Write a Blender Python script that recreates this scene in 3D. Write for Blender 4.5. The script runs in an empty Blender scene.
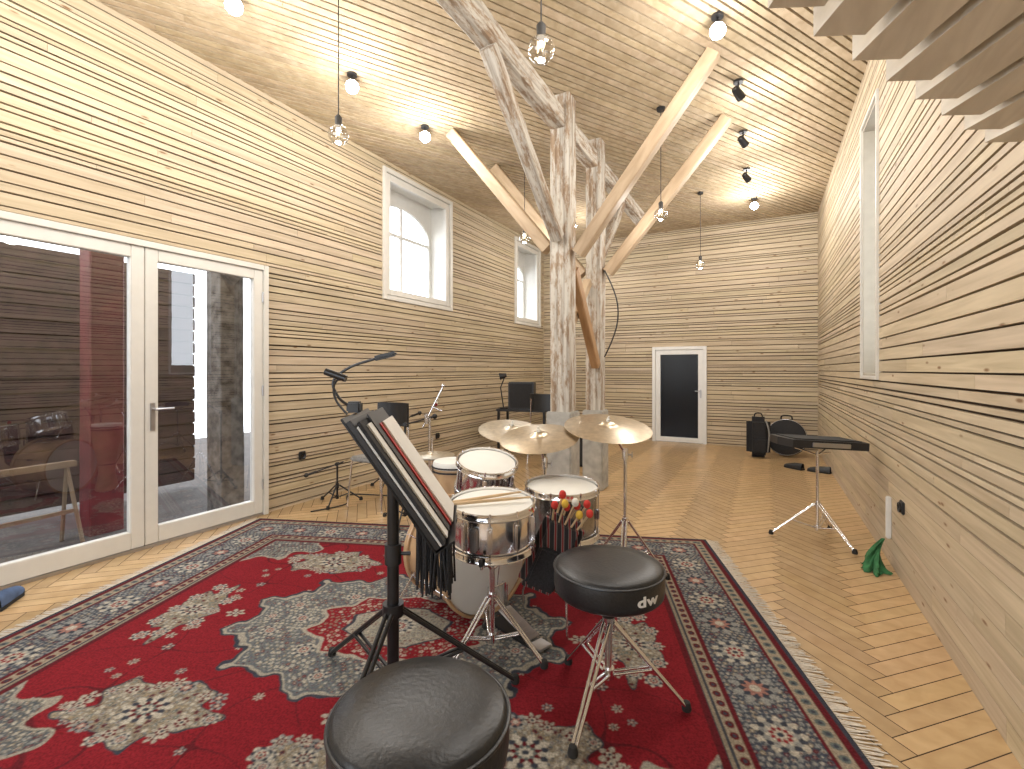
import bpy, bmesh, math, random
import numpy as np
from mathutils import Vector, Matrix
random.seed(7); rng=np.random.default_rng(5)
YAW=math.radians(27.8); CS=math.cos(YAW); SN=math.sin(YAW)
COL=bpy.context.scene.collection
# floor frame turned 27.8 deg against the room (the drum kit stands along it)
def F(r,t,z=0.0): return Vector((r*CS-t*SN, r*SN+t*CS, z))
XL,XR,YF,YB,ZC=-4.32,0.80,9.70,-2.6,4.10

# ---------------------------------------------------------------- materials
def newmat(name):
    m=bpy.data.materials.new(name); m.use_nodes=True
    nt=m.node_tree; b=nt.nodes["Principled BSDF"]
    return m,nt,b
def N(nt,t,**k):
    n=nt.nodes.new(t)
    for a,v in k.items(): setattr(n,a,v)
    return n
def simple(name,col,rough=.5,metal=0,var=.12,scale=12,bump=0,coat=0,spec=None):
    m,nt,b=newmat(name)
    tc=N(nt,'ShaderNodeTexCoord'); no=N(nt,'ShaderNodeTexNoise'); no.inputs['Scale'].default_value=scale; no.inputs['Detail'].default_value=4
    nt.links.new(tc.outputs['Object'],no.inputs['Vector'])
    r=N(nt,'ShaderNodeValToRGB')
    c0=[max(0,c*(1-var)) for c in col]+[1]; c1=[min(1,c*(1+var)) for c in col]+[1]
    r.color_ramp.elements[0].position=.3; r.color_ramp.elements[1].position=.7
    r.color_ramp.elements[0].color=c0; r.color_ramp.elements[1].color=c1
    nt.links.new(no.outputs['Fac'],r.inputs['Fac']); nt.links.new(r.outputs['Color'],b.inputs['Base Color'])
    b.inputs['Roughness'].default_value=rough; b.inputs['Metallic'].default_value=metal
    if coat: b.inputs['Coat Weight'].default_value=coat; b.inputs['Coat Roughness'].default_value=.1
    if bump:
        bp=N(nt,'ShaderNodeBump'); bp.inputs['Strength'].default_value=bump; bp.inputs['Distance'].default_value=.003
        nt.links.new(no.outputs['Fac'],bp.inputs['Height']); nt.links.new(bp.outputs['Normal'],b.inputs['Normal'])
    return m
def wood(name,lo,hi,scl,rough=.55,attr=True,knots=True,coat=0):
    m,nt,b=newmat(name); L=nt.links.new
    tc=N(nt,'ShaderNodeTexCoord'); mp=N(nt,'ShaderNodeMapping'); mp.inputs['Scale'].default_value=scl
    L(tc.outputs['Object'],mp.inputs['Vector'])
    vec=mp.outputs['Vector']
    at=None
    if attr:
        at=N(nt,'ShaderNodeAttribute',attribute_name='Col')
        ad=N(nt,'ShaderNodeVectorMath',operation='MULTIPLY_ADD'); ad.inputs[1].default_value=(37,53,71)
        L(at.outputs['Color'],ad.inputs[0]); L(vec,ad.inputs[2]); vec=ad.outputs[0]
    no=N(nt,'ShaderNodeTexNoise'); no.inputs['Scale'].default_value=1; no.inputs['Detail'].default_value=6; no.inputs['Distortion'].default_value=.6
    L(vec,no.inputs['Vector'])
    r=N(nt,'ShaderNodeValToRGB'); r.color_ramp.elements[0].position=.3; r.color_ramp.elements[1].position=.68
    r.color_ramp.elements[0].color=(*lo,1); r.color_ramp.elements[1].color=(*hi,1)
    L(no.outputs['Fac'],r.inputs['Fac']); out=r.outputs['Color']
    if knots:
        mp2=N(nt,'ShaderNodeVectorMath',operation='MULTIPLY'); mp2.inputs[1].default_value=[1.6 if s<5 else .25 for s in scl]
        L(vec,mp2.inputs[0])
        vo=N(nt,'ShaderNodeTexVoronoi'); vo.inputs['Scale'].default_value=1.5; L(mp2.outputs[0],vo.inputs['Vector'])
        k=N(nt,'ShaderNodeValToRGB'); k.color_ramp.elements[0].position=.05; k.color_ramp.elements[1].position=.12
        k.color_ramp.elements[0].color=(.42,.28,.18,1); k.color_ramp.elements[1].color=(1,1,1,1)
        L(vo.outputs['Distance'],k.inputs['Fac'])
        mx=N(nt,'ShaderNodeMix',data_type='RGBA',blend_type='MULTIPLY'); mx.inputs[0].default_value=1
        L(out,mx.inputs[6]); L(k.outputs['Color'],mx.inputs[7]); out=mx.outputs[2]
    if attr:
        mx=N(nt,'ShaderNodeMix',data_type='RGBA',blend_type='MULTIPLY'); mx.inputs[0].default_value=1
        L(out,mx.inputs[6]); L(at.outputs['Color'],mx.inputs[7]); out=mx.outputs[2]
    L(out,b.inputs['Base Color']); b.inputs['Roughness'].default_value=rough
    if coat: b.inputs['Coat Weight'].default_value=coat; b.inputs['Coat Roughness'].default_value=.15
    bp=N(nt,'ShaderNodeBump'); bp.inputs['Strength'].default_value=.15; bp.inputs['Distance'].default_value=.002
    L(no.outputs['Fac'],bp.inputs['Height']); L(bp.outputs['Normal'],b.inputs['Normal'])
    return m
PINE_LO=(.42,.34,.23); PINE_HI=(.58,.485,.35)
M_pineY=wood('pine_boards_y',PINE_LO,PINE_HI,(30,1.3,30),rough=.65)
M_pineX=wood('pine_boards_x',PINE_LO,PINE_HI,(1.3,30,30),rough=.65)
M_pineC=wood('pine_boards_ceiling',(.37,.285,.18),(.50,.405,.28),(12,8,30),knots=False,rough=.85)
M_parquet=wood('oak_parquet',(.42,.275,.135),(.53,.37,.20),(9,9,9),rough=.32,knots=False)
M_gap=simple('dark_backing',(.060,.036,.022),.9)
M_beam=wood('new_spruce',(.38,.27,.165),(.51,.385,.255),(14,14,3),attr=False,knots=False)
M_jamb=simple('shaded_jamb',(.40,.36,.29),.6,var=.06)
M_panel=wood('pale_slats',(.60,.55,.47),(.76,.71,.62),(22,3,22),attr=False,knots=False,rough=.7)
M_beam2=wood('orange_spruce',(.30,.17,.08),(.44,.27,.14),(14,14,3),attr=False,knots=False)
M_greywood=wood('grey_board',(.07,.062,.055),(.11,.10,.09),(12,12,2),attr=False,knots=False)
def oldwood(name):
    m,nt,b=newmat(name); L=nt.links.new
    tc=N(nt,'ShaderNodeTexCoord'); mp=N(nt,'ShaderNodeMapping'); mp.inputs['Scale'].default_value=(34,34,1.2); L(tc.outputs['Object'],mp.inputs['Vector'])
    n1=N(nt,'ShaderNodeTexNoise'); n1.inputs['Scale'].default_value=1; n1.inputs['Detail'].default_value=8; L(mp.outputs['Vector'],n1.inputs['Vector'])
    r1=N(nt,'ShaderNodeValToRGB'); r1.color_ramp.elements[0].color=(.17,.105,.062,1); r1.color_ramp.elements[1].color=(.38,.28,.19,1)
    r1.color_ramp.elements[0].position=.3; r1.color_ramp.elements[1].position=.65
    L(n1.outputs['Fac'],r1.inputs['Fac'])
    rw=N(nt,'ShaderNodeValToRGB'); rw.color_ramp.elements[0].color=(.34,.305,.26,1); rw.color_ramp.elements[1].color=(.58,.55,.49,1)
    rw.color_ramp.elements[0].position=.36; rw.color_ramp.elements[1].position=.55
    L(n1.outputs['Fac'],rw.inputs['Fac'])
    mp2=N(nt,'ShaderNodeMapping'); mp2.inputs['Scale'].default_value=(8,8,2.0); L(tc.outputs['Object'],mp2.inputs['Vector'])
    n2=N(nt,'ShaderNodeTexNoise'); n2.inputs['Scale'].default_value=1.7; n2.inputs['Detail'].default_value=9; n2.inputs['Roughness'].default_value=.78; L(mp2.outputs['Vector'],n2.inputs['Vector'])
    r2=N(nt,'ShaderNodeValToRGB'); r2.color_ramp.elements[0].position=.43; r2.color_ramp.elements[1].position=.53
    L(n2.outputs['Fac'],r2.inputs['Fac'])
    mx=N(nt,'ShaderNodeMix',data_type='RGBA'); L(r2.outputs['Color'],mx.inputs[0]); L(r1.outputs['Color'],mx.inputs[6]); L(rw.outputs['Color'],mx.inputs[7])
    L(mx.outputs[2],b.inputs['Base Color']); b.inputs['Roughness'].default_value=.9
    bp=N(nt,'ShaderNodeBump'); bp.inputs['Strength'].default_value=.5; bp.inputs['Distance'].default_value=.006
    L(n1.outputs['Fac'],bp.inputs['Height']); L(bp.outputs['Normal'],b.inputs['Normal'])
    return m
M_old=oldwood('weathered_limewashed_timber')
M_conc=simple('concrete',(.40,.39,.36),.85,var=.25,scale=9,bump=.4)
M_chrome=simple('chrome',(.80,.80,.82),.14,1,var=.05)
M_satin=simple('satin_steel',(.5,.5,.52),.3,1,var=.05)
M_blk=simple('black_plastic',(.018,.018,.02),.45,var=.2)
M_blkmetal=simple('black_metal',(.02,.02,.022),.32,.3,var=.2)
M_leather=simple('black_leather',(.014,.015,.017),.36,var=.25,scale=90,bump=.35)
M_fabric=simple('black_fabric',(.02,.02,.022),.9,var=.4,scale=120,bump=.5)
M_white=simple('cream_white_paint',(.66,.64,.59),.4,var=.03)
M_whitepl=simple('white_plastic',(.72,.72,.70),.4,var=.03)
M_head=simple('coated_drum_head',(.72,.72,.68),.6,var=.05,scale=5)
M_brass=simple('bronze_cymbal',(.66,.57,.44),.30,1,var=.12,scale=30)
M_brass2=simple('pale_bronze_cymbal',(.62,.56,.46),.34,1,var=.15,scale=30)
M_hoopw=wood('wood_hoop',(.38,.23,.12),(.54,.36,.20),(8,8,8),attr=False,knots=False,coat=.5,rough=.3)
M_paper=simple('paper',(.70,.69,.66),.8,var=.03)
M_red=simple('red_card',(.42,.03,.03),.5,var=.1)
M_redfelt=simple('red_felt',(.55,.04,.03),.9,var=.15)
M_yel=simple('yellow_felt',(.70,.45,.06),.9,var=.15)
M_wfelt=simple('white_felt',(.70,.68,.62),.9,var=.1)
M_stick=simple('hickory',(.58,.42,.25),.5,var=.15)
M_green=simple('green_cloth',(.03,.14,.05),.85,var=.4,scale=25,bump=.4)
M_blue=simple('blue_felt',(.06,.10,.20),.85,var=.3)
M_grey=simple('grey_fabric',(.24,.235,.22),.85,var=.2,scale=50)
M_maroon=simple('dark_planks',(.050,.022,.019),.7,var=.5,scale=6)
M_maroon2=simple('maroon_timber',(.13,.022,.024),.7,var=.3,scale=6)
M_oldout=simple('grey_weathered_timber',(.13,.118,.105),.9,var=.75,scale=11,bump=.5)
M_rubber=simple('rubber',(.015,.015,.015),.8)
M_ground=simple('outdoor_paving',(.075,.065,.058),.9,var=.3,scale=4)
M_cord=simple('cord',(.05,.045,.04),.7)
M_fringe=simple('cream_fringe',(.56,.52,.45),.9,var=.2,scale=60)
def stripemat():
    m,nt,b=newmat('striped_cloth'); L=nt.links.new
    tc=N(nt,'ShaderNodeTexCoord'); w=N(nt,'ShaderNodeTexWave',bands_direction='X'); w.inputs['Scale'].default_value=9; w.inputs['Distortion'].default_value=.3
    L(tc.outputs['Object'],w.inputs['Vector']); r=N(nt,'ShaderNodeValToRGB'); r.color_ramp.interpolation='CONSTANT'
    r.color_ramp.elements[0].color=(.02,.02,.022,1); r.color_ramp.elements[1].color=(.20,.17,.15,1); r.color_ramp.elements[1].position=.62
    e=r.color_ramp.elements.new(.86); e.color=(.20,.03,.03,1)
    L(w.outputs['Fac'],r.inputs['Fac']); L(r.outputs['Color'],b.inputs['Base Color']); b.inputs['Roughness'].default_value=.9; return m
M_stripe=stripemat()
def glass(name,tint,base=.05,gain=.75,power=3.5,rough=0):
    m=bpy.data.materials.new(name); m.use_nodes=True; nt=m.node_tree; nt.nodes.clear()
    o=N(nt,'ShaderNodeOutputMaterial'); t=N(nt,'ShaderNodeBsdfTransparent'); t.inputs['Color'].default_value=(*tint,1)
    g=N(nt,'ShaderNodeBsdfGlossy'); g.inputs['Roughness'].default_value=rough
    lw=N(nt,'ShaderNodeLayerWeight'); lw.inputs['Blend'].default_value=.5
    p=N(nt,'ShaderNodeMath',operation='POWER'); p.inputs[1].default_value=power
    q=N(nt,'ShaderNodeMath',operation='MULTIPLY_ADD'); q.inputs[1].default_value=gain; q.inputs[2].default_value=base
    L=nt.links.new; L(lw.outputs['Facing'],p.inputs[0]); L(p.outputs[0],q.inputs[0]); mx=N(nt,'ShaderNodeMixShader')
    L(q.outputs[0],mx.inputs[0]); L(t.outputs[0],mx.inputs[1]); L(g.outputs[0],mx.inputs[2]); L(mx.outputs[0],o.inputs[0])
    return m
M_glass=glass('window_glass',(.97,.98,1),.03,.4)
M_doorglass=glass('door_glass',(.80,.80,.82),.15,.7,3.0)
M_darkglass=glass('dark_door_glass',(.10,.10,.11),.03,.2,rough=.25)
M_bulb=glass('clear_bulb_glass',(.92,.91,.88),.12,.9,1.8)
def emis(name,col,s):
    m=bpy.data.materials.new(name); m.use_nodes=True; nt=m.node_tree; nt.nodes.clear()
    o=N(nt,'ShaderNodeOutputMaterial'); e=N(nt,'ShaderNodeEmission'); e.inputs[0].default_value=(*col,1); e.inputs[1].default_value=s
    nt.links.new(e.outputs[0],o.inputs[0]); return m
M_lens=emis('lit_lens',(1,.99,.97),60)
M_fil=emis('warm_filament',(1,.85,.6),6)
def rugmat():
    m,nt,b=newmat('persian_pile'); L=nt.links.new
    at=N(nt,'ShaderNodeAttribute',attribute_name='Col')
    tc=N(nt,'ShaderNodeTexCoord'); no=N(nt,'ShaderNodeTexNoise'); no.inputs['Scale'].default_value=120; no.inputs['Detail'].default_value=3
    L(tc.outputs['Object'],no.inputs['Vector'])
    r=N(nt,'ShaderNodeValToRGB'); r.color_ramp.elements[0].color=(.65,.65,.65,1); r.color_ramp.elements[1].color=(1.2,1.2,1.2,1); r.color_ramp.elements[0].position=.3; r.color_ramp.elements[1].position=.7
    L(no.outputs['Fac'],r.inputs['Fac'])
    mx=N(nt,'ShaderNodeMix',data_type='RGBA',blend_type='MULTIPLY'); mx.inputs[0].default_value=1
    L(at.outputs['Color'],mx.inputs[6]); L(r.outputs['Color'],mx.inputs[7]); L(mx.outputs[2],b.inputs['Base Color'])
    b.inputs['Roughness'].default_value=.95; b.inputs['Specular IOR Level'].default_value=.15
    bp=N(nt,'ShaderNodeBump'); bp.inputs['Strength'].default_value=.4; bp.inputs['Distance'].default_value=.003
    L(no.outputs['Fac'],bp.inputs['Height']); L(bp.outputs['Normal'],b.inputs['Normal'])
    return m
M_rug=rugmat()

# ---------------------------------------------------------------- mesh builder
def zto(d): return Vector(d).to_track_quat('Z','Y').to_matrix().to_4x4()
def TR(p): return Matrix.Translation(Vector(p))
class MB:
    def __init__(s,M=None): s.v=[]; s.f=[]; s.M=M or Matrix()
    def add(s,vs,fs,M=None):
        o=len(s.v); T=s.M@(M if M is not None else Matrix())
        s.v+=[tuple(T@Vector(p)) for p in vs]; s.f+=[tuple(i+o for i in f) for f in fs]; return s
    def box(s,c,sz,R=None,bev=0):
        bm=bmesh.new(); bmesh.ops.create_cube(bm,size=1); bmesh.ops.scale(bm,vec=sz,verts=bm.verts)
        if bev: bmesh.ops.bevel(bm,geom=list(bm.edges),offset=bev,segments=2,affect='EDGES')
        bm.verts.index_update()
        vs=[tuple(v.co) for v in bm.verts]; fs=[[v.index for v in f.verts] for f in bm.faces]; bm.free()
        return s.add(vs,fs,TR(c)@(R if R is not None else Matrix()))
    def cyl(s,p1,p2,r1,r2=None,n=14):
        p1=Vector(p1);p2=Vector(p2); r2=r1 if r2 is None else r2; L=(p2-p1).length
        return s.lathe([(0,0),(r1,0),(r2,L),(0,L)],TR(p1)@zto(p2-p1),n)
    def lathe(s,prof,M=None,n=32,closed=False):
        vs=[];fs=[]; rings=[]
        for r,z in prof:
            if r<1e-6: rings.append([len(vs)]); vs.append((0,0,z))
            else:
                rings.append(list(range(len(vs),len(vs)+n)))
                vs+=[(r*math.cos(2*math.pi*i/n),r*math.sin(2*math.pi*i/n),z) for i in range(n)]
        prs=list(zip(rings,rings[1:]))
        if closed: prs.append((rings[-1],rings[0]))
        for a,b in prs:
            for i in range(n):
                j=(i+1)%n
                if len(a)==1 and len(b)==1: continue
                if len(a)==1: fs.append((a[0],b[j],b[i]))
                elif len(b)==1: fs.append((a[i],a[j],b[0]))
                else: fs.append((a[i],a[j],b[j],b[i]))
        return s.add(vs,fs,M)
    def ring(s,R,r,M=None,n=40,k=8,sz=1):
        return s.lathe([(R+r*math.cos(2*math.pi*i/k),r*sz*math.sin(2*math.pi*i/k)) for i in range(k)],M,n,closed=True)
    def tube(s,pts,r,n=8):
        pts=[Vector(p) for p in pts]; vs=[];fs=[]
        up=Vector((0,0,1)); d0=(pts[1]-pts[0]).normalized()
        if abs(d0.dot(up))>.9: up=Vector((1,0,0))
        x=d0.cross(up).normalized()
        for i,p in enumerate(pts):
            d=(pts[min(i+1,len(pts)-1)]-pts[max(i-1,0)]).normalized()
            x=(x-d*x.dot(d)).normalized(); y=d.cross(x)
            rr=r[i] if isinstance(r,(list,tuple)) else r
            for k in range(n):
                a=2*math.pi*k/n; vs.append(tuple(p+(x*math.cos(a)+y*math.sin(a))*rr))
        for i in range(len(pts)-1):
            for k in range(n):
                j=(k+1)%n; fs.append((i*n+k,i*n+j,(i+1)*n+j,(i+1)*n+k))
        fs.append(tuple(range(n))[::-1]); fs.append(tuple(range((len(pts)-1)*n,len(pts)*n)))
        return s.add(vs,fs)
    def sph(s,c,r,sc=(1,1,1),n=16):
        prof=[(r*math.sin(math.pi*i/n),-r*math.cos(math.pi*i/n)) for i in range(n+1)]
        prof[0]=(0,-r);prof[-1]=(0,r)
        return s.lathe(prof,TR(c)@Matrix.Diagonal((*sc,1)),n*2)
    def prism(s,poly,h,M=None):
        n=len(poly); vs=[(x,y,0) for x,y in poly]+[(x,y,h) for x,y in poly]
        fs=[tuple(range(n))[::-1],tuple(range(n,2*n))]+[(i,(i+1)%n,n+(i+1)%n,n+i) for i in range(n)]
        return s.add(vs,fs,M)
    def mesh(s,name,mat,ang=38,smooth=True):
        me=bpy.data.meshes.new(name); me.from_pydata(s.v,[],s.f); me.validate()
        bm=bmesh.new(); bm.from_mesh(me); bmesh.ops.recalc_face_normals(bm,faces=bm.faces); bm.to_mesh(me); bm.free()
        me.materials.append(mat)
        if smooth:
            me.polygons.foreach_set('use_smooth',[True]*len(me.polygons)); me.set_sharp_from_angle(angle=math.radians(ang))
        return me
def link(name,data,parent=None):
    o=bpy.data.objects.new(name,data); COL.objects.link(o)
    if parent: o.parent=parent
    return o
class Thing:
    def __init__(s,name,label,cat,loc=(0,0,0),rz=YAW,kind=None,group=None):
        s.e=link(name,None); s.e.empty_display_size=.05; s.e.location=loc; s.e.rotation_euler=(0,0,rz)
        s.e['label']=label
        if kind: s.e['kind']=kind
        if cat: s.e['category']=cat
        if group: s.e['group']=group
    def part(s,name,mb,mat,parent=None,label=None,ang=38):
        o=link(name,mb.mesh(name,mat,ang),parent or s.e)
        if label: o['label']=label
        return o
def single(name,label,cat,mb,mat,loc=(0,0,0),rz=0,kind=None,ang=38):
    o=link(name,mb.mesh(name,mat,ang)); o.location=loc; o.rotation_euler=(0,0,rz); o['label']=label
    if cat: o['category']=cat
    if kind: o['kind']=kind
    return o

# ---------------------------------------------------------------- shell
def clip_mesh(me,x0,x1,y0,y1):
    bm=bmesh.new(); bm.from_mesh(me)
    for co,no in (((x0,0,0),(-1,0,0)),((x1,0,0),(1,0,0)),((0,y0,0),(0,-1,0)),((0,y1,0),(0,1,0))):
        bmesh.ops.bisect_plane(bm,geom=bm.verts[:]+bm.edges[:]+bm.faces[:],plane_co=co,plane_no=no,clear_outer=True)
    bm.to_mesh(me); bm.free()
def boards(name,o,du,dv,n,ulen,vlen,holes,mat,pattern,label,seed=1,thick=.026,clip=None):
    rd=random.Random(seed); o=Vector(o);du=Vector(du);dv=Vector(dv);n=Vector(n)
    o=o+n*(.03-thick)
    vs=[];fs=[];cols=[];mi=[]
    def quadbox(u0,u1,v0,v1,t0,t1,c,m,full):
        b=len(vs)
        for t in (t0,t1):
            for (u,v) in ((u0,v0),(u1,v0),(u1,v1),(u0,v1)): vs.append(tuple(o+du*u+dv*v+n*t))
        q=[(4,5,6,7)]
        if full: q+=[(0,1,5,4),(1,2,6,5),(2,3,7,6),(3,0,4,7)]
        for f in q: fs.append(tuple(b+i for i in f)); cols.append(c); mi.append(m)
    us=sorted({0,ulen,*[h[0] for h in holes],*[h[1] for h in holes]}); vv=sorted({0,vlen,*[h[2] for h in holes],*[h[3] for h in holes]})
    for a,b in zip(us,us[1:]):
        for c,d in zip(vv,vv[1:]):
            mu,mv=(a+b)/2,(c+d)/2
            if any(h[0]<mu<h[1] and h[2]<mv<h[3] for h in holes): continue
            quadbox(a,b,c,d,-.02,0,(1,1,1,1),1,True)
    v=.0
    while v<vlen-.01:
        w,g=pattern(rd,v); w=min(w,vlen-v)
        subs=[(v,v+w)]
        for h in holes:
            ns=[]
            for a,b in subs:
                pts=[a]+[x for x in (h[2],h[3]) if a<x<b]+[b]
                ns+=list(zip(pts,pts[1:]))
            subs=ns
        brk=[0]; x=rd.uniform(.6,3.5)
        while x<ulen: brk.append(x); x+=rd.uniform(1.8,4.2)
        brk.append(ulen)
        for a,b in zip(brk,brk[1:]):
            k=rd.uniform(.88,1.06); c=(k,k*rd.uniform(.97,1.0),k*rd.uniform(.92,1.0),1)
            for (v0,v1) in subs:
                segs=[(a+.0012,b-.0012)]
                for h in holes:
                    if h[2]<(v0+v1)/2<h[3]:
                        ns=[]
                        for s0,s1 in segs:
                            if h[1]<=s0 or h[0]>=s1: ns.append((s0,s1)); continue
                            if s0<h[0]: ns.append((s0,h[0]))
                            if s1>h[1]: ns.append((h[1],s1))
                        segs=ns
                for s0,s1 in segs: quadbox(s0,s1,v0,v1,.0,thick,c,0,True)
        v+=w+g
    me=bpy.data.meshes.new(name); me.from_pydata(vs,[],fs); me.materials.append(mat); me.materials.append(M_gap)
    me.polygons.foreach_set('material_index',mi)
    ca=me.color_attributes.new('Col','FLOAT_COLOR','CORNER')
    arr=[]
    for c in cols: arr+=list(c)*4
    ca.data.foreach_set('color',arr); me.update()
    if clip: clip_mesh(me,*clip)
    ob=link(name,me); ob['kind']='structure'; ob['label']=label
    return ob
def patw(rd,v):
    return rd.choice([.062,.070,.080,.024,.024,.030,.044,.052]), rd.uniform(.009,.016)
def patr(rd,v):
    if v<.52: return .095,.004
    return patw(rd,v)
def patc(rd,v): return rd.choice([.046,.052,.060,.068]), rd.uniform(.016,.021)
D0,D1,DH=.93,3.03,2.41
W1=(4.70,6.13,2.36,3.96); W2=(8.35,9.45,2.36,3.96); WR=(4.75,5.45,1.34,3.62)
u0=YB; ZW=ZC+.03
boards('wall_left',(XL-.03,YB,0),(0,1,0),(0,0,1),(1,0,0),YF-YB+.03,ZW,[(D0-u0,D1-u0,0,DH),(W1[0]-u0,W1[1]-u0,W1[2],W1[3]),(W2[0]-u0,W2[1]-u0,W2[2],W2[3])],M_pineY,patw,'pine slat wall with dark gaps and double glass doors',3)
boards('wall_right',(XR+.03,YB,0),(0,1,0),(0,0,1),(-1,0,0),YF-YB+.03,ZW,[(WR[0]-u0,WR[1]-u0,WR[2],WR[3])],M_pineY,patr,'pine slat wall with tall narrow window',11)
FD=(-1.97,-.97,1.85)
boards('wall_far',(XL-.03,YF+.03,0),(1,0,0),(0,0,1),(0,-1,0),XR-XL+.06,ZW,[(FD[0]-XL+.03,FD[1]-XL+.03,0,FD[2])],M_pineX,patw,'pine slat end wall with a glazed door',23)
boards('wall_back',(XL-.03,YB-.03,0),(1,0,0),(0,0,1),(0,1,0),XR-XL+.06,ZW,[(.5,4.7,.9,3.2)],M_pineX,patw,'unseen pine slat wall with a wide opening added for fill light',29)  # opening added and sized to let in soft fill light
ca_=math.radians(31); du=Vector((math.sin(ca_),math.cos(ca_),0)); dv=Vector((math.cos(ca_),-math.sin(ca_),0))
oc=Vector((XL,YB,ZC+.03))-du*1.0-dv*6.8
boards('ceiling',oc,du,dv,(0,0,-1),16.0,13.0,[],M_pineC,patc,'pine slat ceiling with dark gaps',31,clip=(XL-.05,XR+.05,YB-.03,YF+.05))

def floor():
    W=.090; n=6; g=.0022
    vs=[];fs=[];cols=[]; rd=random.Random(4); c45=math.sqrt(.5)
    def put(x0,y0,x1,y1,o):
        cx,cy=(x0+x1)/2*W,(y0+y1)/2*W
        X=(cx-cy)*c45-1.8; Y=(cx+cy)*c45+3.5
        if not(XL-.35<X<XR+.35 and YB-.3<Y<YF+.35): return
        b=len(vs); k=rd.uniform(.93,1.05)*o; c=(k,k*rd.uniform(.97,1.0),k*rd.uniform(.93,1.0),1)
        for (x,y) in ((x0*W+g,y0*W+g),(x1*W-g,y0*W+g),(x1*W-g,y1*W-g),(x0*W+g,y1*W-g)):
            vs.append(((x-y)*c45-1.8,(x+y)*c45+3.5,0))
        fs.append((b,b+1,b+2,b+3)); cols.append(c)
    R=150
    for k in range(-R,R):
        for m in range(-14,15):
            x,y=k+n*m,k-n*m
            put(x,y,x+n,y+1,1.05); put(x,y+1,x+1,y+1+n,.86)  # tone by plank direction: difference in sheen put into the colour
    nb=len(fs)
    b=len(vs); vs+= [(XL-.03,YB,-.002),(XR+.03,YB,-.002),(XR+.03,YF+.03,-.002),(XL-.03,YF+.03,-.002)]; fs.append((b,b+1,b+2,b+3)); cols.append((1,1,1,1))
    me=bpy.data.meshes.new('floor'); me.from_pydata(vs,[],fs); me.materials.append(M_parquet); me.materials.append(M_gap)
    me.polygons[nb].material_index=1
    ca=me.color_attributes.new('Col','FLOAT_COLOR','CORNER'); arr=[]
    for c in cols: arr+=list(c)*4
    ca.data.foreach_set('color',arr)
    clip_mesh(me,XL-.03,XR+.03,YB,YF+.03)
    o=link('floor',me); o['kind']='structure'; o['label']='oak herringbone parquet floor'
floor()

def frame_rect(mb,axis,x,a0,a1,z0,z1,w,d,bottom=True):
    def bx(am,zm,sa,sz):
        if axis==0: mb.box((x,am,zm),(d,sa,sz),bev=.004)
        else: mb.box((am,x,zm),(sa,d,sz),bev=.004)
    bx(a0+w/2,(z0+z1)/2,w,z1-z0); bx(a1-w/2,(z0+z1)/2,w,z1-z0); bx((a0+a1)/2,z1-w/2,a1-a0-2*w,w)
    if bottom: bx((a0+a1)/2,z0+w/2,a1-a0-2*w,w)
    return mb
def pane(axis,x,a0,a1,z0,z1):
    if axis==0: return MB().add([(x,a0,z0),(x,a1,z0),(x,a1,z1),(x,a0,z1)],[(0,1,2,3)])
    return MB().add([(a0,x,z0),(a1,x,z0),(a1,x,z1),(a0,x,z1)],[(0,1,2,3)])
def struct(name,label): return Thing(name,label,None,rz=0,kind='structure')
def arch(mb,x,d,a0,a1,z0,z1,zs,m):
    """flat panel filling the rectangle except an arched opening"""
    inn=[];out=[]; c=(a0+a1)/2; R=(a1-a0)/2-m; n=24
    for k in range(n+1):
        t=math.pi*k/n; iy=c-R*math.cos(t); iz=zs+R*.55*math.sin(t); inn.append((iy,iz)); out.append((a0+(a1-a0)*k/n,z1))
    inn=[(c-R,z0)]+inn+[(c+R,z0)]; out=[(a0,z0)]+out+[(a1,z0)]
    N_=len(inn); vs=[]
    for dx in (0,-d):
        for (y,z) in inn: vs.append((x+dx,y,z))
        for (y,z) in out: vs.append((x+dx,y,z))
    fs=[]
    for k in range(N_-1):
        fs+=[(k,k+1,N_+k+1,N_+k),(2*N_+k,2*N_+k+1,3*N_+k+1,3*N_+k),(k,k+1,2*N_+k+1,2*N_+k)]
    return mb.add(vs,fs)
for i,(a,b,z0,z1) in enumerate((W1,W2)):
    T=struct('window_%d'%(i+1),'pale timber framed window in deep reveal')
    T.part('casing',frame_rect(MB(),0,XL+.005,a-.05,b+.05,z0-.05,z1+.05,.055,.04),M_white)
    rv=MB()
    for c,s in (((XL-.20,a+.01,(z0+z1)/2),(.36,.02,z1-z0)),((XL-.20,b-.01,(z0+z1)/2),(.36,.02,z1-z0)),((XL-.20,(a+b)/2,z0+.01),(.36,b-a-.04,.02)),((XL-.20,(a+b)/2,z1-.01),(.36,b-a-.04,.02))): rv.box(c,s)
    T.part('reveal',rv,M_white)
    T.part('sash',frame_rect(MB(),0,XL-.03,a+.02,b-.02,z0+.02,z1-.02,.075,.06),M_white)
    T.part('glass',pane(0,XL-.03,a+.09,b-.09,z0+.09,z1-.09),M_glass)
    T.part('outer_arch',arch(MB(),XL-.34,.04,a+.02,b-.02,z0+.02,z1-.02,z0+(z1-z0)*.64,.06),M_white)
    ow=MB().box((XL-.37,(a+b)/2,z0+(z1-z0)*.45),(.04,.045,(z1-z0)*.9)); ow.box((XL-.37,(a+b)/2,z0+(z1-z0)*.60),(.035,b-a-.16,.04))
    T.part('outer_window',ow,M_white)
a,b,z0,z1=WR
T=struct('window_3','tall narrow window with cream jambs in right wall')
rv=MB()
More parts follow.
